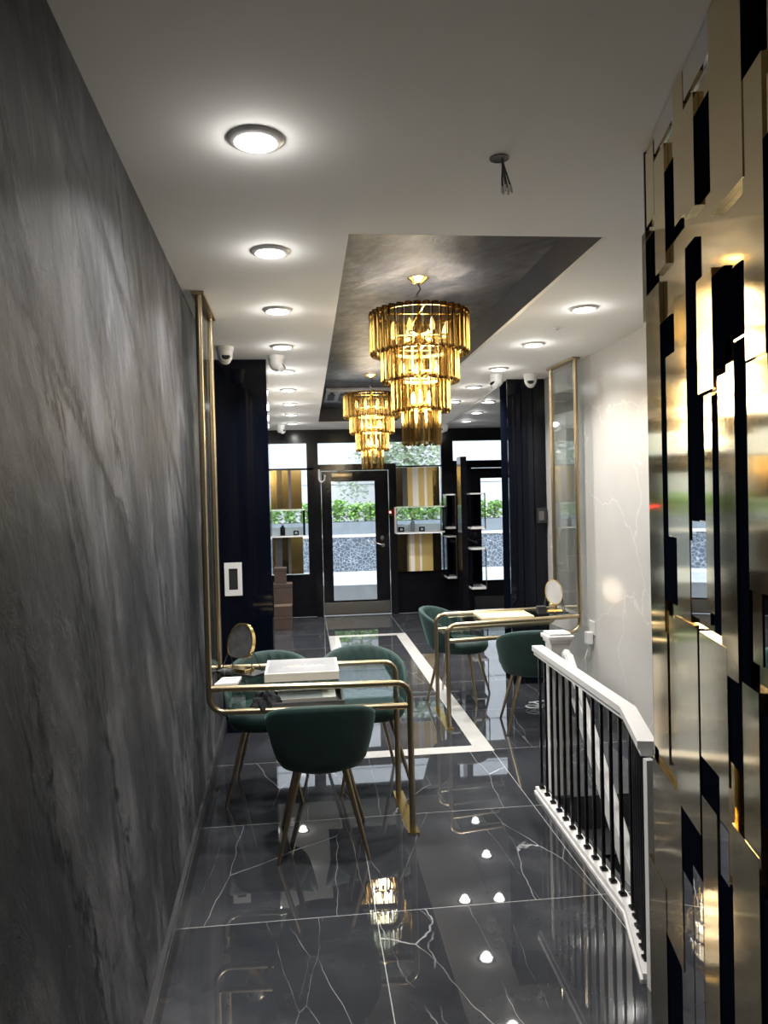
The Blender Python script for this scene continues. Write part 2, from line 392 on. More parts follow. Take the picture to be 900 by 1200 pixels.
# white inlaid border in the floor
bm = B()
a0, a1, b0, b1, w = .238, 1.168, 4.70, 9.05, .12
box(bm, a0, a1, b0, b0+w, -.002, .0012); box(bm, a0, a1, b1-w, b1, -.002, .0012); box(bm, a0, a0+w, b0+w, b1-w, -.002, .0012); box(bm, a1-w, a1, b0+w, b1-w, -.002, .0012)
struct('trim_2', bm, M['stripe'])

# stairwell: walls and treads going down towards the camera
bm = B()
for k in range(9):
    y1 = 3.90-.27*k; box(bm, 1.30, 2.085, y1-.30, y1-.001, -.18*(k+1)-.20, -.18*(k+1))
struct('stairs', bm, M['stair'])
bm = B(); box(bm, 1.26, 1.30, .9, 3.9, -2.6, -.161); box(bm, 1.26, 2.085, .86, .90, -2.6, -.161); struct('wall_stairwell', bm, M['stair'])
bm = B()
for k in range(6): box(bm, 1.32, 2.06, 3.90-.27*k-.300, 3.90-.27*k-.285, -.18*(k+1)-.012, -.18*(k+1)+.003)
struct('trim_3', bm, M['stair'])

# ------------------------------------------------------------------ shopfront
YS = 10.65
def sf(name, m, rects, t=.06, y=YS, parent=None):
    bm = B()
    for x0, x1, z0, z1 in rects: box(bm, x0, x1, y, y+t, z0, z1)
    return struct(name, bm, m, parent)
win = sf('window_1', M['black'], [(-.75, 3.5, 2.455, H), (-.75, .12, 2.078, 2.105), (.03, .19, 2.105, 2.455), (.03, .122, 0, 2.105), (-.75, -.505, 0, 2.455), (-.505, .03, 0, .60),
   (1.956, 2.13, 0, 2.455), (.19, 1.956, 2.092, 2.112), (1.29, 1.956, 0, .60), (2.13, 3.5, 2.135, 2.17), (2.13, 2.26, 0, 2.135), (3.20, 3.5, 0, 2.135)], .10)
for r in [(-.505, .03, 2.105, 2.455), (.19, 1.956, 2.112, 2.455), (2.13, 3.5, 2.17, 2.455), (-.505, .03, .60, 2.078), (1.29, 1.956, .60, 2.092)]:
    bm = bx(r[0], r[1], YS+.06, YS+.068, r[2], r[3]); obj('pane', bm, M['pane'], win)

def door(name, x0, x1, ztop, gx0, gx1, gz0, gz1, hx, kick, proj=.07, closer=True):
    d = bpy.data.objects.new(name, None); C.objects.link(d); d.location = ((x0+x1)/2, YS, 0); d['kind'] = 'structure'
    bm = B(); f = .10
    box(bm, x0, x0+f, YS-proj, YS+.10, 0, ztop); box(bm, x1-f*1.05, x1, YS-proj, YS+.10, 0, ztop); box(bm, x0+f, x1-f*1.05, YS-proj, YS+.10, ztop-.09, ztop)
    obj('door_frame', bm, M['black'], d)
    bm = B(); a, b, t0, t1 = x0+f+.006, x1-f*1.05-.006, YS-.02, YS+.035
    box(bm, a, gx0, t0, t1, .012, ztop-.096); box(bm, gx1, b, t0, t1, .012, ztop-.096); box(bm, gx0, gx1, t0, t1, .012, gz0); box(bm, gx0, gx1, t0, t1, gz1, ztop-.096)
    leaf = obj('door_leaf', bm, M['black'], d)
    obj('pane', bx(gx0, gx1, YS, YS+.008, gz0, gz1), M['pane'], leaf)
    bm = B(); w = .012
    box(bm, gx0, gx0+w, t0-.006, t0, gz0, gz1); box(bm, gx1-w, gx1, t0-.006, t0, gz0, gz1); box(bm, gx0+w, gx1-w, t0-.006, t0, gz0, gz0+w); box(bm, gx0+w, gx1-w, t0-.006, t0, gz1-w, gz1)
    obj('glazing_bead', bm, M['black'], leaf)
    obj('kick_plate', bx(a+.01, b-.01, t0-.004, t0, .02, kick, bev=.001), M['steel_plate'], leaf)
    bm = B(); lathe(bm, [(0, -.012), (.026, -.012), (.028, 0)], 20, mat=Matrix.Translation((hx, t0, .985)) @ Matrix.Rotation(PI/2, 4, 'X') @ Matrix.Scale(-1, 4, (0, 0, 1)))
    tube(bm, fillet([(hx, t0, .985), (hx, t0-.055, .985), (hx-.10, t0-.055, 1.02), (hx-.14, t0-.05, 1.06)], .02), .010)
    obj('door_handle', bm, M['chrome'], leaf, 40)
    bm = B(); lathe(bm, [(0, .014), (.030, .012), (.036, 0)], 20, mat=Matrix.Translation((hx-.005, t0, 1.09)) @ Matrix.Rotation(PI/2, 4, 'X')); obj('door_lock', bm, M['chrome'], leaf, 40)
    if closer:
        bm = B(); box(bm, gx0+.02, gx0+.31, t0-.06, t0, ztop-.20, ztop-.125, bev=.006)
        tube(bm, [(gx0+.16, t0-.03, ztop-.125), (gx0+.10, t0-.05, ztop-.10), (gx0+.24, t0-.06, ztop-.085)], .008)
        obj('door_closer', bm, M['brass'], leaf, 40)
    return d
d1 = door('door_1', .122, 1.288, 2.147, .356, .995, .205, 1.913, 1.083, .19)
d2 = door('door_2', 2.28, 3.20, 2.15, 2.51, 3.02, .42, 1.92, 2.44, .20, closer=False)

t = thing('door_hook', 'white curved double hook hung high on the entrance door frame', 'hook', (.215, YS-.07, 1.90))
bm = B(); tube(bm, fillet([(.20, YS-.085, 2.06), (.20, YS-.085, 1.92), (.235, YS-.10, 1.895), (.275, YS-.10, 1.93), (.28, YS-.10, 1.98)], .03), .009); ball(bm, (.20, YS-.085, 2.065), .016); ball(bm, (.28, YS-.10, 1.985), .016)
obj('hook', bm, M['plastic'], t, 60)
obj('back_plate', bx(.187, .213, YS-.082, YS-.0702, 1.93, 2.07, bev=.003), M['plastic'], t)

t = thing('door_sensor', 'small black sensor with red light at the right of the entrance door frame', 'sensor', (1.20, YS-.07, 1.45))
obj('case', bx(1.175, 1.225, YS-.10, YS-.0702, 1.40, 1.49, bev=.006), M['black_matt'], t)
bm = B(); ball(bm, (1.19, YS-.100, 1.452), .013); obj('indicator', bm, M['red'], t, 60)

# shop window displays: gold panels above and below a glass case
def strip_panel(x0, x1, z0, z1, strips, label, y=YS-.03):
    t = thing('shopfront_panel', label, 'wall panel', ((x0+x1)/2, y, z0)); x = x0; tot = sum(s[0] for s in strips)
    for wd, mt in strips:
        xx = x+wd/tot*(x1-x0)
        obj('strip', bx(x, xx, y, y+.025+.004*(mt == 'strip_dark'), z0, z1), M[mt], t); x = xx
def case(x0, x1, z0, z1, label, y=YS-.22, shelf=.02):
    t = thing('display_case', label, 'display case', ((x0+x1)/2, y, z0)); y1 = YS-.03
    obj('base_shelf', bx(x0, x1, y, y1, z0, z0+shelf), M['white'], t)
    obj('top_shelf', bx(x0, x1, y, y1, z1-.012, z1), M['white'], t)
    obj('end_panel', bx(x1-.03, x1, y, y1, z0+shelf, z1-.012), M['black'], t)
    obj('end_panel', bx(x0, x0+.012, y, y1, z0+shelf, z1-.012), M['white'], t)
    obj('glass_front', bx(x0+.012, x1-.03, y, y+.006, z0+shelf, z1-.012), M['pane'], t)
    obj('backing_card', bx(x0+.02, x1-.035, y1-.02, y1-.015, z0+shelf, z0+shelf+.105), M['blue_tag'], t)
    return z0+shelf
strip_panel(-.50, -.05, 1.532, 2.075, [(1.0, 'gold_deep'), (.7, 'strip_dark'), (.8, 'gold_deep'), (.35, 'strip_grey'), (1.4, 'gold_deep')], 'gold mirrored panel above the left display case of the shopfront')
strip_panel(-.50, -.05, .616, 1.135, [(.5, 'gold_deep'), (.8, 'strip_grey'), (.7, 'strip_dark'), (.3, 'strip_grey'), (1.4, 'gold_deep')], 'gold and dark mirrored panel below the left display case of the shopfront')
strip_panel(1.262, 1.917, 1.530, 2.085, [(10, 'strip_dark'), (6, 'strip_grey'), (6, 'strip_gold'), (7, 'strip_cream'), (7, 'strip_gold'), (3, 'strip_cream'), (7, 'strip_gold'), (8, 'gold_deep')], 'gold mirror panel with painted reflection stripes above the right display case of the shopfront')  # reflections in the right gold mirror panels, painted as coloured strips
strip_panel(1.252, 1.925, .598, 1.135, [(14, 'strip_dark'), (2, 'strip_grey'), (2, 'strip_gold'), (5, 'strip_cream'), (6, 'strip_gold'), (2.5, 'strip_cream'), (13, 'strip_gold'), (10, 'strip_dark')], 'gold mirror panel with painted reflection stripes below the right display case of the shopfront')
zl = case(-.50, -.012, 1.147, 1.523, 'glass display case with bottle and small box, left of the entrance door')
zr = case(1.249, 1.946, 1.150, 1.523, 'long glass display case with three small items, right of the entrance door')
def bottle(x, y, z, h, r, lab, m='bottle'):
    t = thing('bottle', lab, 'bottle', (x, y, z))
    bm = B(); lathe(bm, [(0, z), (r, z), (r, z+h*.68), (r*.45, z+h*.78), (r*.45, z+h*.84)], 14, x, y); obj('body', bm, M[m], t, 40)
    bm = B(); lathe(bm, [(r*.5, z+h*.84), (r*.5, z+h), (0, z+h)], 12, x, y); obj('cap', bm, M['white'] if m == 'bottle' else M['chrome'], t, 40)
def jar(x, y, z, s, lab):
    t = thing('small_box', lab, 'box', (x, y, z))
    obj('box', bx(x-s, x+s, y-s*.7, y+s*.7, z, z+s*1.7, bev=.004), M['bottle'], t)
    obj('face_label', bx(x-s*.45, x+s*.45, y-s*.7-.002, y-s*.7, z+s*.5, z+s*1.2), M['white'], t)
bottle(-.325, YS-.14, zl, .17, .035, 'dark bottle with a pale cap in the left display case')
jar(-.14, YS-.14, zl, .038, 'small dark box beside the bottle in the left display case')
jar(1.335, YS-.14, zr, .042, 'small dark box at the left end of the right display case')
bottle(1.50, YS-.14, zr, .20, .030, 'slim silver capped bottle in the right display case', 'ac_grey')
jar(1.63, YS-.14, zr, .040, 'small dark box right of the slim bottle in the right display case')

# side display boxes and the black fin near the second door
struct('wall_fin', bx(2.02, 2.10, 9.62, 9.86, 0, 2.17), M['black'])
def side_box(x0, x1, y0, y1, z0, z1, lab):
    t = thing('glass_box', lab, 'display case', ((x0+x1)/2, (y0+y1)/2, z0))
    obj('base_shelf', bx(x0, x1, y0, y1, z0, z0+.03), M['white'], t); obj('top_shelf', bx(x0, x1, y0, y1, z1-.018, z1), M['white'], t)
    bm = B(); box(bm, x0, x1, y1-.012, y1, z0+.03, z1-.018); box(bm, x0, x0+.012, y0, y1-.012, z0+.03, z1-.018); obj('back_panel', bm, M['navy'], t)
    obj('glass_front', bx(x0+.012, x1, y0, y0+.006, z0+.03, z1-.018), M['pane'], t)
    obj('edge_strip', bx(x1-.014, x1, y0-.002, y0, z0, z1), M['brass'], t)
side_box(2.105, 2.30, 9.45, 9.80, 1.225, 1.69, 'upper glass side box on the black fin before the second door')
side_box(2.105, 2.30, 9.45, 9.80, .45, .977, 'lower glass side box on the black fin before the second door')
side_box(1.965, 2.10, 10.36, 10.645, 1.20, 1.69, 'upper glass side box at the right end of the striped gold display')
side_box(1.965, 2.10, 10.36, 10.645, .50, 1.10, 'lower glass side box at the right end of the striped gold display')

# ------------------------------------------------------------------ brass tube tables with floor to ceiling frames
def tube_table(label, pf, pb, ff, fb, glass_label=None):
    """pf, pb: front and back pole (x, y); ff, fb: front and back foot"""
    c = ((pf[0]+ff[0])/2, (pf[1]+fb[1])/2, 0)
    t = thing('console_table', label, 'table', c); r = .0155; ZT, ZL = .735, .622
    for p, f in ((pf, ff), (pb, fb)):
        d = Vector((f[0]-p[0], f[1]-p[1], 0)).normalized()
        bm = B(); tube(bm, fillet([(p[0], p[1], 2.628), (p[0], p[1], ZL), (f[0]-d.x*.012, f[1]-d.y*.012, ZL)], .075, 9), r, 12); obj('pole_rail', bm, M['brass'], t, 60)
        bm = B(); tube(bm, fillet([(p[0]+d.x*.012, p[1]+d.y*.012, ZT), (f[0], f[1], ZT), (f[0], f[1], .010)], .065, 9), r, 12); obj('leg', bm, M['brass'], t, 60)
    def quad(name, a, b, cc, dd, z0, z1, m):
        bm = B(); prism(bm, [a, b, cc, dd], z0, z1); return obj(name, bm, m, t)
    e = Vector((fb[0]-ff[0], fb[1]-ff[1], 0)).normalized(); dx = Vector((ff[0]-pf[0], ff[1]-pf[1], 0)).normalized()
    def q(p, a, b): return (p[0]+dx.x*a+e.x*b, p[1]+dx.y*a+e.y*b)
    quad('glass_top', q(pf, .02, .017), q(ff, -.075, .017), q(fb, -.075, -.017), q(pb, .02, -.017), .729, .739, M['tableglass'])
    quad('glass_shelf', q(pf, .08, .017), q(ff, -.02, .017), q(fb, -.02, -.017), q(pb, .08, -.017), .617, .625, M['tableglass'])
    quad('floor_plate', q(ff, -.028, -.03), q(ff, .028, -.03), q(fb, .028, .03), q(fb, -.028, .03), .0005, .010, M['brass_bright'])
    quad('ceiling_plate', q(pf, -.03, -.03), q(pf, .03, -.03), q(pb, .03, .03), q(pb, -.03, .03), 2.628, 2.6445, M['brass'])
    u = Vector((pb[0]-pf[0], pb[1]-pf[1], 0)).normalized(); nx = Vector((-u.y, u.x, 0))
    def g(p, a, b): return (p[0]+u.x*a+nx.x*b, p[1]+u.y*a+nx.y*b)
    quad('wall_glass', g(pf, .016, -.004), g(pb, -.016, -.004), g(pb, -.016, .004), g(pf, .016, .004), .76, 2.60, M['polglass'])
    return t
tube_table('brass tube table with glass top by the dark left wall, with frame up to ceiling', (-.487, 3.68), (-.492, 4.15), (.482, 3.614), (.470, 4.091))
tube_table('brass tube table with glass top by the white right wall, with frame up to ceiling', (2.00, 5.36), (1.965, 5.80), (.969, 5.19), (.975, 5.683))

# ------------------------------------------------------------------ green velvet bucket chairs (local front is -Y)
def make_chair(label):
    t = thing('velvet_chair', label, 'chair', (0, 0, 0), 0, 'green velvet chairs around the tables')
    bm = B(); NPH = 65; PM = math.radians(112); rows = []; NCH = 15
    for i in range(NPH):
        ph = -PM+2*PM*i/(NPH-1); c = max(0, math.cos(ph*PI/2/PM)); ztop = .462+.258*c**.52
        lean = .052*c; loop = []
        def P(s, off):
            z = .392+(ztop-.392)*s
            q = s**.55
            ra = .185+(.284-.185)*q*(.6+.4*c)+off; rb = .180+(.235-.180)*q*(.45+.55*c)+off
            return Vector((ra*math.sin(ph), rb*math.cos(ph)+lean*s+.012, z))
        groove = -.018*(1-abs(math.sin(ph/PM*PI/2*NCH)))**2.2
        th = .040*(.55+.45*c)
        for s in (0, .06, .15, .3, .5, .7, .86, .96): loop.append(P(s, -.028*(1-min(1, s/.12))**2))
        for k in range(1, 6):
            a = PI*k/6; v = P(1, 0); v2 = P(1, -th)
            mid = (v+v2)/2; h = (v-v2)/2; loop.append(mid+h*math.cos(a)+Vector((0, 0, .016*math.sin(a))))
        for s in (.96, .86, .7, .5, .3, .15): loop.append(P(s, -th-groove*0+groove))
        loop.append(P(0.05, -th-.03))
        rows.append([bm.verts.new(v) for v in loop])
    n = len(rows[0])
    for a, b in zip(rows, rows[1:]):
        for k in range(n): bm.faces.new((a[k], a[(k+1) % n], b[(k+1) % n], b[k]))
    bm.faces.new(rows[0]); bm.faces.new(rows[-1][::-1])
    obj('backrest', bm, M['velvet'], t, 60, world=False)
    bm = B(); N = 40; rings = []
    prof = [(0, .385), (.80, .387), (.93, .396), (1.0, .425), (.995, .452), (.95, .473), (.85, .484), (.5, .490), (0, .492)]
    for r, z in prof:
        if r == 0: rings.append([bm.verts.new((0, -.03, z))]); continue
        ring = []
        for k in range(N):
            a = 2*PI*k/N; ca, sa = math.cos(a), math.sin(a)
            e = .82
            ring.append(bm.verts.new((.212*r*math.copysign(abs(ca)**e, ca), -.03+(.235 if sa < 0 else .20)*r*math.copysign(abs(sa)**e, sa), z)))
        rings.append(ring)
    for a, b in zip(rings, rings[1:]):
        for k in range(N):
            q = (k+1) % N
            if len(a) == 1: bm.faces.new((a[0], b[q], b[k]))
            elif len(b) == 1: bm.faces.new((a[k], a[q], b[0]))
            else: bm.faces.new((a[k], a[q], b[q], b[k]))
    obj('seat', bm, M['velvet'], t, 60, world=False)
    for sx in (-1, 1):
        for sy, yo in ((-1, -.03), (1, -.01)):
            bm = B(); tube(bm, [(sx*.105, sy*.115+yo, .395), (sx*.205, sy*.195+yo, 0)], [.0155, .0085], 12); obj('leg', bm, M['brass'], t, 60, world=False)
    return t
ch0 = make_chair('')
spots = [
 (.045, 3.56, 179, 'nearest green velvet chair, seen from behind, pulled up to the left brass table'),
 (-.245, 4.30, -4, 'green velvet chair behind the left table, closest to the dark wall, facing the camera'),
 (.325, 4.36, 8, 'green velvet chair behind the left table at its free end, facing the camera'),
 (1.19, 6.02, 62, 'green velvet chair behind the right table, turned sideways with its back to the left'),
 (1.56, 5.13, 172, 'green velvet chair seen from behind at the right table, partly hidden by the white newel'),
]
for i, (x, y, a, lab) in enumerate(spots):
    o = ch0 if i == 0 else dup(ch0)
    o.location = (x, y, 0); o.rotation_euler = (0, 0, math.radians(a)); o['label'] = lab

# ------------------------------------------------------------------ things on the tables
def emblem(cx, cy, z, s, m, parent, ang=0):
    bm = B()
    for k in range(7):
        a = math.radians(-75+25*k); pts = []
        for q in range(9):
            u = q/8; rr = s*u; ww = .13*s*math.sin(PI*u)
            pts.append((cx+rr*math.sin(a)*1.5+ww*math.cos(a), cy-.3*s+rr*math.cos(a)*.8, z))
        tube(bm, pts, .0022, 5)
    bmesh.ops.scale(bm, vec=(1, 1, .35), space=Matrix.Translation((0, 0, -z)), verts=bm.verts)
    obj('emblem', bm, m, parent)
t = thing('gift_box', 'cream flat box with a grey emblem lid on top of the left table', 'box', (-.03, 3.93, .7395))
obj('box_body', bx(-.225, .145, 3.735, 4.065, .7395, .782, bev=.002), M['cream'], t)
obj('lid_print', bx(-.213, .133, 3.748, 4.052, .782, .7835), M['greymarble'], t)
emblem(-.03, 3.88, .7842, .075, M['ink'], t)
t = thing('display_tray', 'dark framed tray with a cream emblem box on the lower glass shelf', 'tray', (.0, 3.83, .6255))
bm = B(); x0, x1, y0, y1, z0, z1 = -.20, .165, 3.655, 3.90, .6255, .655
box(bm, x0, x1, y0, y1, z0, z0+.005); box(bm, x0, x0+.012, y0, y1, z0+.005, z1); box(bm, x1-.012, x1, y0, y1, z0+.005, z1); box(bm, x0+.012, x1-.012, y0, y0+.012, z0+.005, z1); box(bm, x0+.012, x1-.012, y1-.012, y1, z0+.005, z1)
obj('tray_frame', bm, M['strip_grey'], t)
t = thing('emblem_box', 'cream box with grey printed lid lying inside the dark framed tray', 'box', (.0, 3.77, .6305))
obj('box_body', bx(-.165, .125, 3.68, 3.83, .6307, .668, bev=.003), M['cream'], t); obj('lid_print', bx(-.158, .06, 3.688, 3.822, .668, .6693), M['greymarble'], t)
emblem(-.03, 3.76, .6699, .045, M['darkink'], t)
# black cloth bag bunched up on the lower shelf
bm = B(); v = bmesh.ops.create_icosphere(bm, subdivisions=4, radius=1.0)['verts']
for q in v:
    n = q.co.normalized(); k = 1+.16*math.sin(7*n.x+3*n.z)*math.cos(5*n.y+2)+.10*math.sin(13*n.x+9*n.y)
    q.co = Vector((-.215+n.x*.075*k, 3.70+n.y*.05*k, .625+max(-.0, n.z*.075*k)))
tag(obj('cloth_pouch', bm, M['cloth'], None, 30), 'crumpled black cloth pouch on the lower shelf of the left table', 'pouch')
t = thing('info_card', 'small white card lying at the wall end of the left table', 'card', (-.40, 3.76, .7395))
bm = B(); prism(bm, [(-.465, 3.705), (-.355, 3.715), (-.345, 3.845), (-.44, 3.845)], .7397, .752); obj('card', bm, M['plastic'], t)
bm = B(); box(bm, -.425, -.365, 3.80, 3.825, .752, .7525); obj('print_band', bm, M['greymarble'], t)

def table_mirror(x, y, z, rz, tilt, label, rx=.062, rz_=.095, back=False, arch=False):
    t = thing('table_mirror', label, 'mirror', (x, y, z), rz)
    R = Matrix.Translation((0, 0, .155)) @ Matrix.Rotation(tilt, 4, 'X') @ Matrix.Rotation(PI/2, 4, 'X')
    def disc(prof, m, nm):
        bm = B(); lathe(bm, prof, 40); bmesh.ops.scale(bm, vec=(rx, rz_, 1), verts=bm.verts)
        if arch:
            for v in bm.verts: 
                if v.co.y < -.6*rz_: v.co.y = -.6*rz_-(-.6*rz_-v.co.y)*.25
        bmesh.ops.transform(bm, matrix=R, verts=bm.verts); obj(nm, bm, m, t, 40, world=False)
    disc([(.93, -.012), (1.0, -.012), (1.0, .012), (.93, .012), (.93, -.012)], M['brass_bright'], 'rim')
    disc([(0, .008), (.93, .008), (.93, -.008), (0, -.008)], M['slate'] if back else M['mirror'], 'mirror_plate')
    bm = B()
    for s in (-1, 1):
        tube(bm, [(s*rx*.95, 0, .12), (s*rx*1.15, -.045, .012)], .0028, 6); tube(bm, [(s*rx*.95, 0, .12), (s*rx*1.15, .045, .012)], .0028, 6)
    obj('stand', bm, M['black_matt'], t, 40, world=False)
    bm = B(); box(bm, -rx*1.5, rx*1.5, -.058, .058, 0, .012, bev=.003); obj('base', bm, M['black_matt'], t, 0, world=False)
    bm = B(); box(bm, -rx*.9, rx*.8, -.05, .02, .0122, .032, bev=.003); obj('gold_foot', bm, M['brass_bright'], t, 0, world=False)
table_mirror(-.355, 3.975, .7395, math.radians(-38), math.radians(-14), 'arched gold rimmed table mirror tilted back on the left table', .088, .108, True, True)
table_mirror(1.86, 5.53, .7395, math.radians(-6), math.radians(-24), 'oval gold table mirror on the right table near the white wall', .066, .10)
t = thing('black_box', 'little black box left of the oval mirror on the right table', 'box', (1.755, 5.51, .7395))
obj('box', bx(1.725, 1.785, 5.48, 5.54, .7395, .79, bev=.004), M['black_matt'], t); obj('lid', bx(1.722, 1.788, 5.477, 5.543, .79, .797, bev=.002), M['black_matt'], t)
t = thing('black_pouch_roll', 'small black rolled case beside the arched mirror on the left table', 'case', (-.42, 3.90, .7395))
bm = B(); tube(bm, [(-.455, 3.905, .762), (-.45, 3.905, .762), (-.395, 3.89, .762), (-.39, 3.89, .762)], [.012, .022, .022, .012], 14); obj('case', bm, M['black_matt'], t, 40)
bm = B(); tube(bm, [(-.432, 3.900, .762), (-.426, 3.8985, .762)], .0235, 14); obj('band', bm, M['strip_grey'], t, 40)
t = thing('paper_tray', 'flat pale yellow tray on the glass top of the right table', 'tray', (1.45, 5.48, .7395))
bm = B(); box(bm, 1.25, 1.64, 5.32, 5.60, .7395, .748, bev=.002)
for a in ((1.25, 1.26, 5.32, 5.60), (1.63, 1.64, 5.32, 5.60), (1.26, 1.63, 5.32, 5.33), (1.26, 1.63, 5.59, 5.60)): box(bm, *a, .748, .757)
obj('tray', bm, M['yellowpaper'], t)
obj('inner_sheet', bx(1.28, 1.61, 5.35, 5.57, .7482, .7505), M['cream'], t)

# ------------------------------------------------------------------ chandeliers
def make_chandelier(label, x, y):
    t = thing('chandelier', label, 'chandelier', (x, y, HT), 0, 'tiered amber glass chandeliers')
    bm = B(); lathe(bm, [(0, -.03), (.025, -.028), (.045, -.012), (.058, -.004), (.058, -.0005), (0, -.0005)], 28); obj('canopy', bm, M['brass_bright'], t, 40, world=False)
    bm = B(); pts = [(.012*math.sin(k*.9), .012*math.cos(k*.7), -.03-.0135*k) for k in range(11)]; tube(bm, pts+[(0, 0, -.20)], .0045, 7); obj('cord', bm, M['black_matt'], t, 40, world=False)
    tiers = [(.240, 2.640, 2.415, 34), (.183, 2.44, 2.262, 26), (.128, 2.285, 2.10, 18), (.072, 2.125, 1.925, 9)]
    for R, z1, z0, n in tiers:
        bm = B(); zt = z1-HT
        lathe(bm, [(R-.012, zt-.012), (R-.002, zt-.012), (R-.002, zt+.004), (R-.012, zt+.004), (R-.012, zt-.012)], 48)
        for k in range(4):
            a = k*PI/2; tube(bm, [(0, 0, zt-.003), ((R-.008)*math.cos(a), (R-.008)*math.sin(a), zt-.003)], .004, 6)
        obj('tier_ring', bm, M['brass_bright'], t, 40, world=False)
        rr = PI*R/n*.82
        bm = B(); tr = min(rr, .0225); hh = z1-z0
        # a trefoil rod: three lobes, scalloped lower lip
        prof = []; NS = 12
        for k in range(NS):
            a = 2*PI*k/NS; prof.append((a, tr*(1+.10*math.cos(3*a))))
        ra = [bm.verts.new((r*math.cos(a), r*math.sin(a), 0)) for a, r in prof]; rb = [bm.verts.new((r*math.cos(a), r*math.sin(a), -hh+.006*math.cos(3*a))) for a, r in prof]
        for k in range(NS): bm.faces.new((ra[k], ra[(k+1) % NS], rb[(k+1) % NS], rb[k]))
        bm.faces.new(ra); bm.faces.new(rb[::-1])
        first = obj('glass_rod', bm, M['amber'], t, 50, world=False)
        for k in range(n):
            o = first if k == 0 else first.copy()
            if k: C.objects.link(o); o.parent = t
            a = 2*PI*(k+.5)/n; o.location = ((R+tr*.75)*math.cos(a), (R+tr*.75)*math.sin(a), z1-HT+.002); o.rotation_euler = (0, 0, a)
    bm = B(); tube(bm, [(0, 0, -.20), (0, 0, 2.10-HT)], .012, 10); obj('stem', bm, M['brass_bright'], t, 40, world=False)
    for R, z, n in ((.155, 2.545, 8), (.10, 2.35, 5), (.05, 2.18, 3)):
        for k in range(n):
            a = 2*PI*k/n+.3; bm = B(); c = (R*math.cos(a), R*math.sin(a), z-HT)
            lathe(bm, [(0, -.03), (.012, -.024), (.016, -.005), (.010, .02), (.004, .038), (0, .04)], 12, c[0], c[1]); bmesh.ops.translate(bm, vec=(0, 0, c[2]), verts=bm.verts)
            obj('bulb', bm, M['bulb'], t, 40, world=False)
            bm = B(); tube(bm, [(0, 0, c[2]-.02), (c[0], c[1], c[2]-.035), (c[0], c[1], c[2]-.025)], .005, 6); obj('bulb_arm', bm, M['brass_bright'], t, 40, world=False)
    return t
cha = [make_chandelier('near chandelier of tiered amber glass rods, hanging from the dark ceiling tray', .640, 4.05),
       make_chandelier('far chandelier of tiered amber glass rods, before the entrance door', .652, 7.16)]

def lamp(name, kind, loc, power, parent, col=(1, .95, .88), **kw):
    l = bpy.data.lights.new(name, kind); l.energy = power; l.color = col
    for k, v in kw.items(): setattr(l, k, v)
    o = bpy.data.objects.new(name, l); C.objects.link(o)
    o.location = parent_world(parent).inverted() @ Vector(loc); o.parent = parent
    return o
for c in cha:
    for dz, pw, rad in ((-.34, 8, .19), (-.52, 10, .14), (-.70, 9, .10)): lamp('bulb_lamp', 'POINT', (c.location.x, c.location.y, HT+dz), pw, c, (1, .94, .85), shadow_soft_size=rad)

# air conditioning cassette in the far end of the tray
t = thing('ceiling_air_conditioner', 'grey ceiling air conditioner cassette at the far end of the dark tray', 'air conditioner', (.66, 8.35, HT))
bm = B(); box(bm, .24, 1.10, 7.95, 8.80, HT-.045, HT-.0005, bev=.012); obj('casing', bm, M['ac_grey'], t)
bm = B(); box(bm, .40, .94, 8.10, 8.64, HT-.056, HT-.0455, bev=.004); obj('grille', bm, M['black_matt'], t)
for a in ((.44, .90, 7.985, 8.05), (.44, .90, 8.70, 8.765), (.275, .35, 8.15, 8.60), (.99, 1.065, 8.15, 8.60)): obj('air_flap', bx(*a, HT-.053, HT-.0455, bev=.003), M['black_matt'], t)
bm = B(); ball(bm, (.31, 8.02, HT-.047), .022); obj('sensor_eye', bm, M['black_matt'], t, 60)

# ------------------------------------------------------------------ ceiling fittings
words = ['nearest', 'second', 'third', 'fourth', 'fifth', 'sixth', 'seventh', 'eighth', 'ninth']
def downlight(x, y, label, z=H):
    t = thing('downlight', label, 'ceiling light', (x, y, z), 0, 'round recessed ceiling downlights')
    bm = B(); lathe(bm, [(.052, -.004), (.060, -.012), (.074, -.008), (.080, -.0005), (.052, -.0005), (.052, -.004)], 36); obj('trim_ring', bm, M['white'], t, 40, world=False)
    bm = B(); lathe(bm, [(0, -.014), (.030, -.012), (.051, -.005), (.051, -.001), (0, -.001)], 32); obj('lens', bm, M['lens'], t, 60, world=False)
    lamp('downlight_lamp', 'AREA', (x, y, z-.018), 5.5, t, (1, .975, .935), shape='DISK', size=.10, spread=math.radians(125))
    lamp('ceiling_fill', 'POINT', (x, y, z-.03), .6, t, (1, .975, .935), shadow_soft_size=.04)  # added point lamp that brightens the ceiling around the fitting
for k, (x, y) in enumerate([(-.112, 2.13), (-.116, 3.07), (-.120, 4.00), (-.124, 4.93), (-.127, 5.86), (-.130, 6.83), (-.134, 7.80), (-.137, 8.77), (-.140, 9.73)]):
    downlight(x, y, 'round recessed downlight left of the dark tray, %s from the camera in that row' % words[k])
for k, (x, y) in enumerate([(1.532, 3.95), (1.538, 4.88), (1.545, 5.81), (1.555, 6.74), (1.570, 7.75)]):
    downlight(x, y, 'round recessed downlight right of the dark tray, %s from the camera in that row' % words[k])
for k, (x, y) in enumerate([(1.93, 7.70), (2.03, 8.67), (2.11, 9.60)]):
    downlight(x, y, 'round recessed downlight in the grey alcove ceiling past the pillar, %s from the camera' % words[k], H-.0125)

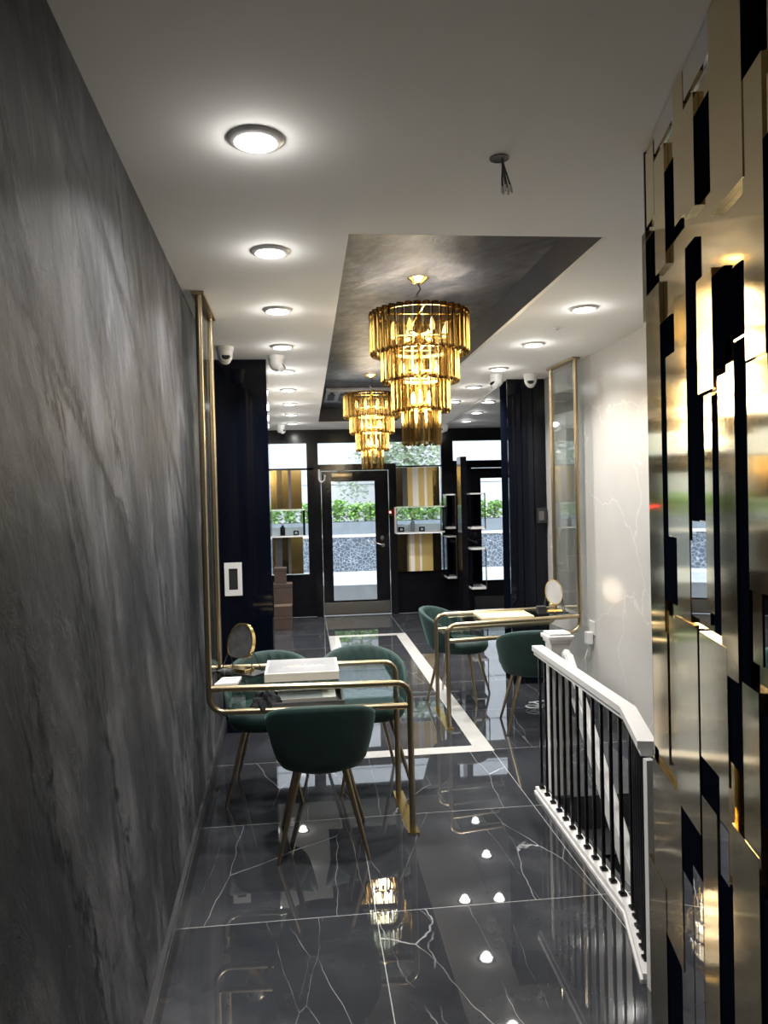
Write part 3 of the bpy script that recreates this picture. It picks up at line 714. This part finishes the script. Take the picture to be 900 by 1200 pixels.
def dome(x, y, aim, label):
    t = thing('dome_camera', label, 'security camera', (x, y, H), aim, 'white dome security cameras')
    bm = B(); lathe(bm, [(0, -.0005), (.058, -.0005), (.058, -.02), (.054, -.03), (0, -.03)], 28); obj('base', bm, M['plastic'], t, 40, world=False)
    bm = B(); lathe(bm, [(0.052, -.03), (.050, -.062), (.042, -.085), (.030, -.098), (0, -.104)], 28); obj('housing', bm, M['plastic'], t, 40, world=False)
    R = Matrix.Translation((0, -.024, -.082)) @ Matrix.Rotation(math.radians(62), 4, 'X')
    bm = B(); lathe(bm, [(.036, -.012), (.036, .024), (.031, .030), (.028, .026), (0, .024)], 24, mat=R); obj('eyeball', bm, M['plastic'], t, 40, world=False)
    bm = B(); lathe(bm, [(0, .0245), (.026, .0255), (.020, .031), (0, .033)], 20, mat=R); obj('lens', bm, M['bottle'], t, 40, world=False)
R_ = math.radians
dome(-.495, 4.95, R_(10), 'white dome camera on the ceiling in front of the navy left panel')
dome(-.175, 5.25, R_(75), 'white dome camera turned aside at the right edge of the navy left panel')
dome(-.30, 9.95, R_(60), 'small far white dome camera above the left shop window')
dome(1.60, 6.10, R_(-60), 'white dome camera turned aside left of the navy right pillar')
dome(1.885, 6.08, R_(-15), 'white dome camera facing the room in front of the navy right pillar')
dome(1.92, 10.15, R_(-60), 'far white dome camera above the striped gold display')
t = thing('smoke_sensor', 'tiny flat white sensor disc on the ceiling right of the dark tray', 'sensor', (1.54, 4.41, H))
bm = B(); lathe(bm, [(0, -.010), (.014, -.010), (.022, -.003), (.022, -.0005), (0, -.0005)], 20); obj('disc', bm, M['plastic'], t, 40, world=False)
bm = B(); lathe(bm, [(0, -.013), (.006, -.013), (.006, -.010), (0, -.010)], 12); obj('button', bm, M['greymarble'], t, 40, world=False)

t = thing('ceiling_cable_outlet', 'round hole in the white ceiling with a bundle of bare wires hanging out', 'cable outlet', (.604, 2.21, H))
bm = B(); lathe(bm, [(0, -.0012), (.024, -.0012), (.029, -.003), (.030, -.0005), (0, -.0005)], 28); obj('hole_rim', bm, M['hole'], t, 40, world=False)
for k in range(6):
    a = k*1.05; bm = B()
    tube(bm, [(.008, 0, -.001), (.012+.004*math.cos(a), .004*math.sin(a), -.03), (.016+.010*math.cos(a), .010*math.sin(a), -.06), (.020+.014*math.cos(a), .013*math.sin(a), -.085)], .0022, 6)
    w = obj('wire', bm, M['wire'], t, 40, world=False)
    bm = B(); tube(bm, [(.020+.014*math.cos(a), .013*math.sin(a), -.084), (.021+.015*math.cos(a), .013*math.sin(a), -.104)], .0032, 6); obj('wire_end', bm, M['plastic'], w, 40, world=False)

# ------------------------------------------------------------------ wall devices
t = thing('wall_panel', 'white framed black control panel on the navy left panel', 'control panel', (-.521, 5.38, 1.09))
bm = B(); a, b, c, d, w = -.582, -.460, .978, 1.212, .030
for q in ((a, a+w, c, d), (b-w, b, c, d), (a+w, b-w, c, c+w*1.4), (a+w, b-w, d-w*1.4, d)): box(bm, q[0], q[1], 5.366, 5.3799, q[2], q[3])
obj('frame', bm, M['plastic'], t); obj('screen', bx(a+w, b-w, 5.370, 5.3799, c+w*1.4, d-w*1.4), M['black_matt'], t)
t = thing('card_reader', 'black box reader mounted on the right edge of the navy pillar', 'reader', (2.03, 6.33, 1.46))
obj('body', bx(1.985, 2.075, 6.29, 6.3345, 1.395, 1.525, bev=.006), M['black_matt'], t); obj('keypad', bx(2.0, 2.045, 6.287, 6.29, 1.42, 1.50), M['strip_grey'], t)
t = thing('wall_socket', 'white wall socket with plugged adapter on the white right wall', 'socket', (2.085, 5.33, .58))
obj('plate', bx(2.077, 2.0848, 5.28, 5.38, .60, .70, bev=.003), M['plastic'], t)
obj('adapter', bx(2.03, 2.077, 5.30, 5.36, .53, .62, bev=.006), M['plastic'], t)
bm = B(); tube(bm, fillet([(2.05, 5.33, .535), (2.05, 5.33, .50), (2.03, 5.35, .42), (2.06, 5.38, .30)], .03), .006); obj('cable', bm, M['plastic'], t, 40)
bm = B(); tube(bm, [(1.70+.07*math.cos(a*.35)*(1-.02*a), 5.58+.055*math.sin(a*.35), .006+.0012*a) for a in range(26)]+[(1.85, 5.75, .01), (2.0, 5.8, .006)], .005, 7)
tag(obj('white_cable', bm, M['plastic'], None, 40), 'loop of white cable on the dark floor behind the railing end', 'cable')
# boxes by the left shop window
def carton(x, y, z, sx, sy, h, rz, lab):
    t = thing('brown_carton', lab, 'box', (x, y, z), rz, 'brown cartons by the left shop window')
    bm = B(); box(bm, -sx, sx, -sy, sy, 0, h*.8, bev=.004); obj('carton_body', bm, M['brown'], t, 0, world=False)
    bm = B(); box(bm, -sx-.004, sx+.004, -sy-.004, sy+.004, h*.8, h, bev=.004); obj('lid', bm, M['brown_edge'] if lab.startswith('middle') else M['brown'], t, 0, world=False)
carton(-.325, 9.72, 0, .115, .10, .17, .03, 'bottom brown carton of the stack by the left shop window')
carton(-.325, 9.72, .171, .118, .10, .16, -.03, 'middle brown carton of the stack by the left shop window')
carton(-.322, 9.72, .332, .122, .10, .26, .05, 'tall brown carton third up in the stack by the left shop window')
carton(-.345, 9.72, .593, .075, .08, .20, .0, 'small brown carton topmost of the stack by the left shop window')

# ------------------------------------------------------------------ railing, newel and stair handrail
t = thing('stair_railing', 'white capped railing with black balusters along the stairwell', 'railing', (1.225, 3.2, 0))
path = [(1.243, 3.99), (1.213, 2.76), (1.10, 2.36)]
def offs(path, w):
    L, R = [], []
    for i, p in enumerate(path):
        ds = []
        if i > 0: ds.append(Vector((path[i][0]-path[i-1][0], path[i][1]-path[i-1][1])).normalized())
        if i < len(path)-1: ds.append(Vector((path[i+1][0]-path[i][0], path[i+1][1]-path[i][1])).normalized())
        d = sum(ds, Vector((0, 0))).normalized(); n = Vector((-d.y, d.x)); L.append((p[0]+n.x*w, p[1]+n.y*w)); R.append((p[0]-n.x*w, p[1]-n.y*w))
    return L+R[::-1]
def strip(name, w, z0, z1, m):
    bm = B()
    for i in range(len(path)-1):
        pass
    o = offs(path, w); n = len(path)
    for i in range(n-1):
        prism(bm, [o[i], o[i+1], o[2*n-2-i], o[2*n-1-i]], z0, z1)
    bmesh.ops.remove_doubles(bm, verts=bm.verts, dist=1e-5)
    return bm
bm = strip('', .030, .785, .812, None); b2 = strip('', .020, .762, .785, None)
me = bpy.data.meshes.new('tmp'); b2.to_mesh(me); b2.free(); bm.from_mesh(me); bpy.data.meshes.remove(me)
obj('handrail', bm, M['white'], t)
bm = strip('', .026, .0, .035, None); b2 = strip('', .034, .0, .014, None)
me = bpy.data.meshes.new('tmp'); b2.to_mesh(me); b2.free(); bm.from_mesh(me); bpy.data.meshes.remove(me)
obj('bottom_rail', bm, M['white'], t)
pts = [(1.2425-.0297*(k/12), 3.955-1.21*(k/12)) for k in range(13)]+[(1.199-.098*(k/5), 2.685-.31*(k/5)) for k in range(5)]
for k, (x, y) in enumerate(pts):
    b = obj('baluster', bx(x-.0065, x+.0065, y-.0065, y+.0065, .035, .762), M['black'], t)
    bm = B(); box(bm, x-.014, x+.014, y-.014, y+.014, .035, .047, bev=.003); obj('baluster_shoe', bm, M['black'], b)
obj('end_post', bx(1.082, 1.108, 2.325, 2.352, 0, .76), M['white'], t)
t = thing('newel_post', 'square white newel post with moulded cap at the head of the stairs', 'post', (1.35, 3.97, 0))
NX, NY = 1.352, 3.975
bm = B(); box(bm, NX-.052, NX+.052, NY-.052, NY+.052, 0, .83, bev=.004); obj('shaft', bm, M['white'], t)
bm = B(); box(bm, NX-.062, NX+.062, NY-.062, NY+.062, .83, .848, bev=.004); box(bm, NX-.072, NX+.072, NY-.072, NY+.072, .848, .872, bev=.006); box(bm, NX-.060, NX+.060, NY-.060, NY+.060, .872, .885, bev=.005); obj('cap', bm, M['white'], t)
t = thing('stair_handrail', 'broad white sloping handrail going down the stairs behind the black balusters', 'handrail', (1.36, 3.9, .7))
bm = B(); d = Vector((0, -.815, -.818)); n = Vector((0, 1, -1)).normalized()
a = Vector((1.375, 3.90, .755)); pr = []
for s in (0, 2.3):
    for w in (-.024, .024):
        for h in (-.052, .052): pr.append(a+d*s+Vector((w, 0, 0))+Vector((0, -.707, .707))*h)
vs = [bm.verts.new(p) for p in pr]
for f in ((0, 1, 3, 2), (4, 6, 7, 5), (0, 4, 5, 1), (2, 3, 7, 6), (0, 2, 6, 4), (1, 5, 7, 3)): bm.faces.new([vs[i] for i in f])
bmesh.ops.bevel(bm, geom=list(bm.edges), offset=.008, segments=2, affect='EDGES'); obj('rail', bm, M['white'], t)
bm = B(); ball(bm, (1.375, 3.90, .765), .034, .8, 1.0, 1.1); obj('rounded_end', bm, M['white'], t, 60)

# ------------------------------------------------------------------ gold mirrored wall relief on the right
PAN = [(0.037, 0.132, 2.409, 2.62, 'g', 0.01),
 (0.14, 0.255, 2.237, 2.553, 'g', 0.011),
 (0.221, 0.375, 2.288, 2.481, 'k', 0.007),
 (0.348, 0.441, 2.3, 2.64, 'g', 0.01),
 (0.447, 0.532, 2.284, 2.54, 'g', 0.012),
 (0.507, 0.645, 2.292, 2.49, 'k', 0.007),
 (0.657, 0.851, 2.214, 2.64, 'g', 0.014),
 (0.83, 0.919, 2.408, 2.565, 'k', 0.0078),
 (0.844, 0.945, 1.873, 2.391, 'g', 0.012),
 (0.933, 0.971, 2.235, 2.343, 'g', 0.0078),
 (0.941, 1.011, 1.862, 2.241, 'k', 0.01),
 (-0.03, 0.02, 2.143, 2.405, 'd', 0.01),
 (0.013, 0.11, 2.222, 2.374, 'k', 0.0065),
 (0.01, 0.179, 1.241, 2.21, 'g', 0.011),
 (0.161, 0.29, 1.335, 2.096, 'k', 0.007),
 (0.326, 0.437, 1.979, 2.178, 'g', 0.0095),
 (0.242, 0.441, 1.514, 1.99, 'g', 0.012),
 (0.314, 0.434, 1.314, 1.515, 'g', 0.0095),
 (0.423, 0.575, 1.565, 1.939, 'k', 0.007),
 (0.427, 0.513, 1.946, 2.219, 'k', 0.0065),
 (0.538, 0.651, 1.852, 2.107, 'a', 0.013),
 (0.629, 0.719, 1.897, 2.09, 'k', 0.0078),
 (0.718, 0.817, 1.937, 2.07, 'k', 0.0071),
 (0.681, 0.782, 1.251, 1.87, 'g', 0.013),
 (0.571, 0.627, 1.363, 1.845, 'g', 0.01),
 (0.618, 0.665, 1.323, 1.838, 'k', 0.0078),
 (0.767, 0.834, 1.245, 1.923, 'k', 0.0078),
 (0.855, 0.959, 1.446, 1.867, 'g', 0.014),
 (0.436, 0.587, 1.333, 1.562, 'm', 0.0078),
 (0.857, 0.905, 1.311, 1.445, 'g', 0.01),
 (0.898, 0.942, 1.312, 1.437, 'm', 0.0078),
 (0.018, 0.196, 0.881, 1.246, 'g', 0.01),
 (0.217, 0.281, 0.899, 1.298, 'g', 0.0085),
 (0.291, 0.496, 0.821, 1.31, 'g', 0.012),
 (0.516, 0.712, 1.017, 1.308, 'g', 0.013),
 (0.473, 0.515, 1.0, 1.301, 'k', 0.007),
 (0.502, 0.637, 0.881, 1.025, 'k', 0.007),
 (0.698, 0.791, 1.07, 1.248, 'k', 0.0078),
 (0.803, 0.889, 0.934, 1.26, 'g', 0.013),
 (0.87, 0.932, 1.018, 1.22, 'k', 0.0078),
 (-0.006, 0.314, 0.379, 0.838, 'g', 0.0103),
 (0.308, 0.473, 0.649, 0.831, 'k', 0.007),
 (0.64, 0.714, 0.92, 1.034, 'g', 0.01),
 (0.62, 0.69, 0.798, 0.914, 'm', 0.0078),
 (0.7, 0.738, 0.833, 1.075, 'a', 0.01),
 (-0.079, 0.137, 0.01, 0.505, 'g', 0.012),
 (0.11, 0.283, 0.013, 0.464, 'k', 0.0072),
 (0.289, 0.405, 0.145, 0.65, 'm', 0.0078),
 (0.419, 0.5, 0.242, 0.713, 'm', 0.0095),
 (0.51, 0.621, 0.307, 0.923, 'g', 0.011),
 (0.604, 0.708, 0.382, 0.795, 'k', 0.0072),
 (0.729, 0.879, 0.474, 0.951, 'g', 0.013),
 (0.86, 0.919, 0.574, 0.879, 'k', 0.0072),
 (0.139, 0.346, 2.575, 2.64, 'm', 0.0065),
 (0.445, 0.641, 2.563, 2.64, 'm', 0.0078)]
A = Vector((1.033, 2.148, 0)); D = Vector((.142, .599, 0)).normalized(); N = Vector((-D.y, D.x, 0))
t = thing('gold_panel_wall', 'tall relief wall of gold mirror, clear mirror and black glass strips on the right', 'wall relief', tuple(A))
def slab(s0, s1, o0, o1, z0, z1):
    bm = B(); P = [A-D*s0+N*o0, A-D*s1+N*o0, A-D*s1+N*o1, A-D*s0+N*o1]
    prism(bm, [(p.x, p.y) for p in P], z0, z1); return bm
obj('backing', slab(0, 3.6, -.06, .0, 0, H-.001), M['gold'], t)
obj('edge_board', slab(-.012, 0, -.06, .006, 0, H-.001), M['navy'], t)
mm = {'g': 'gold', 'k': 'relief_black', 'm': 'mirror', 'd': 'gold_dark', 'a': 'gold_deep'}
nm = {'g': 'gold_strip', 'k': 'black_strip', 'm': 'mirror_strip', 'd': 'gold_strip', 'a': 'gold_strip'}
for i, (s0, s1, z0, z1, k, o) in enumerate(PAN):
    oo = o+.00003*i; bm = slab(s0, s1, .0005, oo, z0, z1)
    obj(nm[k], bm, M[mm[k]], t)
rng = random.Random(3)
s = 1.02
while s < 3.3:
    z = .02
    while z < 2.5:
        h = rng.uniform(.35, 1.1); w = rng.uniform(.08, .16); k = rng.choice('ggkgm')
        obj(nm[k], slab(s, s+w, .0005, rng.uniform(.006, .014), z, min(2.63, z+h)), M[mm[k]], t); z += h+.01
    s += rng.uniform(.12, .18)*1.7

# ------------------------------------------------------------------ street outside
struct('ground', bx(-14, 18, 14.6, 40, -.14, -.02), M['street'])
struct('ground_entrance', bx(-14, 18, 10.62, 14.6, -.14, -.02), M['asphalt'])
t = thing('street_building', 'pale grey building facade across the street seen through the shopfront', 'building', (1, 20, 0))
obj('wall', bx(-14, 18, 19.8, 20.4, -.02, 9), M['facade'], t)
for k in range(7): obj('wall_joint', bx(-13.9, 17.9, 19.785, 19.80, .9+1.15*k, .915+1.15*k), M['planter_grey'], t)
t = thing('street_planter', 'long blue grey planter with a crackled stone base across the street', 'planter', (1, 17, 0))
obj('stone_base', bx(-9, 14, 17.0, 17.9, -.02, .80), M['crackle'], t)
obj('ledge', bx(-9, 14, 16.95, 17.9, .80, .86), M['white'], t)
obj('trough', bx(-9, 14, 17.05, 17.85, .86, 1.14), M['planter_grey'], t)
struct('kerb', bx(-9, 14, 16.55, 17.0, -.02, .02), M['white'])
def leaves(bm, n, fn, s):
    for _ in range(n):
        p = Vector(fn()); a = rng.uniform(0, 2*PI); tl = rng.uniform(-.9, .9); L = s*rng.uniform(.7, 1.3)
        u = Vector((math.cos(a), math.sin(a), tl)).normalized(); v = u.cross(Vector((0, 0, 1))).normalized()*.32*L; w = u.cross(v)*.12
        q = [p, p+u*L*.5+v+w, p+u*L, p+u*L*.5-v+w]; vs = [bm.verts.new(x) for x in q]; bm.faces.new(vs[:3]); bm.faces.new((vs[0], vs[2], vs[3]))
k = 0; x = -2.2
hw = 0
while x < 5.2:
    t = thing('hedge_plant', 'leafy green shrub in the street planter', 'shrub', (x, 17.45, 1.14), 0, 'shrubs in the street planter')
    bm = B(); h = rng.uniform(.34, .50)
    leaves(bm, 300, lambda: (x+rng.uniform(-.15, .15), 17.42+rng.uniform(-.18, .18), 1.15+h*rng.random()**.8), .11); obj('foliage', bm, M['leaf'], t)
    bm = B(); tube(bm, [(x, 17.45, 1.14), (x+.02, 17.45, 1.14+h*.7)], .012, 6); obj('stem', bm, M['bark'], t)
    x += .37
t = thing('street_tree', 'pale leafy street tree seen through the transom above the entrance', 'tree', (2.6, 18.4, -.02))
bm = B(); tube(bm, [(2.6, 18.4, -.02), (2.62, 18.4, 1.4), (2.55, 18.35, 2.4), (2.4, 18.3, 3.6)], [.09, .075, .06, .03], 8); obj('trunk', bm, M['bark'], t, 60)
bm = B()
def crown():
    while True:
        p = Vector((rng.uniform(-1, 1), rng.uniform(-1, 1), rng.uniform(-1, 1)))
        if p.length < 1: break
    return (2.35+p.x*1.15, 18.2+p.y*.8, 2.9+p.z*1.1)
leaves(bm, 2600, crown, .15); obj('crown', bm, M['leaf_pale'], t)
leaves_bm = B(); leaves(leaves_bm, 260, lambda: (1.15+rng.gauss(0, .22), 18.1+rng.gauss(0, .2), 2.0+rng.gauss(0, .22)), .12); obj('low_branch_leaves', leaves_bm, M['leaf_pale'], t)

# ------------------------------------------------------------------ world and camera
w = bpy.data.worlds.new('world'); bpy.context.scene.world = w; w.use_nodes = True
bg = w.node_tree.nodes['Background']; bg.inputs[0].default_value = (.90, .95, 1.0, 1); bg.inputs[1].default_value = 1.35

cam = bpy.data.cameras.new('camera'); co = bpy.data.objects.new('camera', cam); C.objects.link(co)
cam.sensor_fit = 'VERTICAL'; cam.sensor_height = 36; cam.sensor_width = 27; cam.lens = 878/1200*36; cam.clip_start = .05; cam.clip_end = 200
f = 878.0
Yc = Vector((358-450, 588-600, f)).normalized()                 # the room's depth axis in camera axes (right, down, forward)
Dc = Vector((.026, 1, 0)); Dc = (Dc-Yc*Dc.dot(Yc)).normalized(); Zc = -Dc; Xc = Yc.cross(Zc)
right = Vector((Xc[0], Yc[0], Zc[0])); down = Vector((Xc[1], Yc[1], Zc[1])); fwd = Vector((Xc[2], Yc[2], Zc[2]))
mw = Matrix(((right.x, -down.x, -fwd.x, 0), (right.y, -down.y, -fwd.y, 0), (right.z, -down.z, -fwd.z, 1.63), (0, 0, 0, 1)))
co.matrix_world = mw
sc = bpy.context.scene; sc.camera = co
sc.view_settings.view_transform = 'Standard'; sc.view_settings.look = 'None'; sc.view_settings.gamma = 1; sc.view_settings.use_curve_mapping = False
sc.view_settings.exposure = 1.68
try:
    sc.cycles.transparent_max_bounces = 32; sc.cycles.max_bounces = 14
except Exception: pass
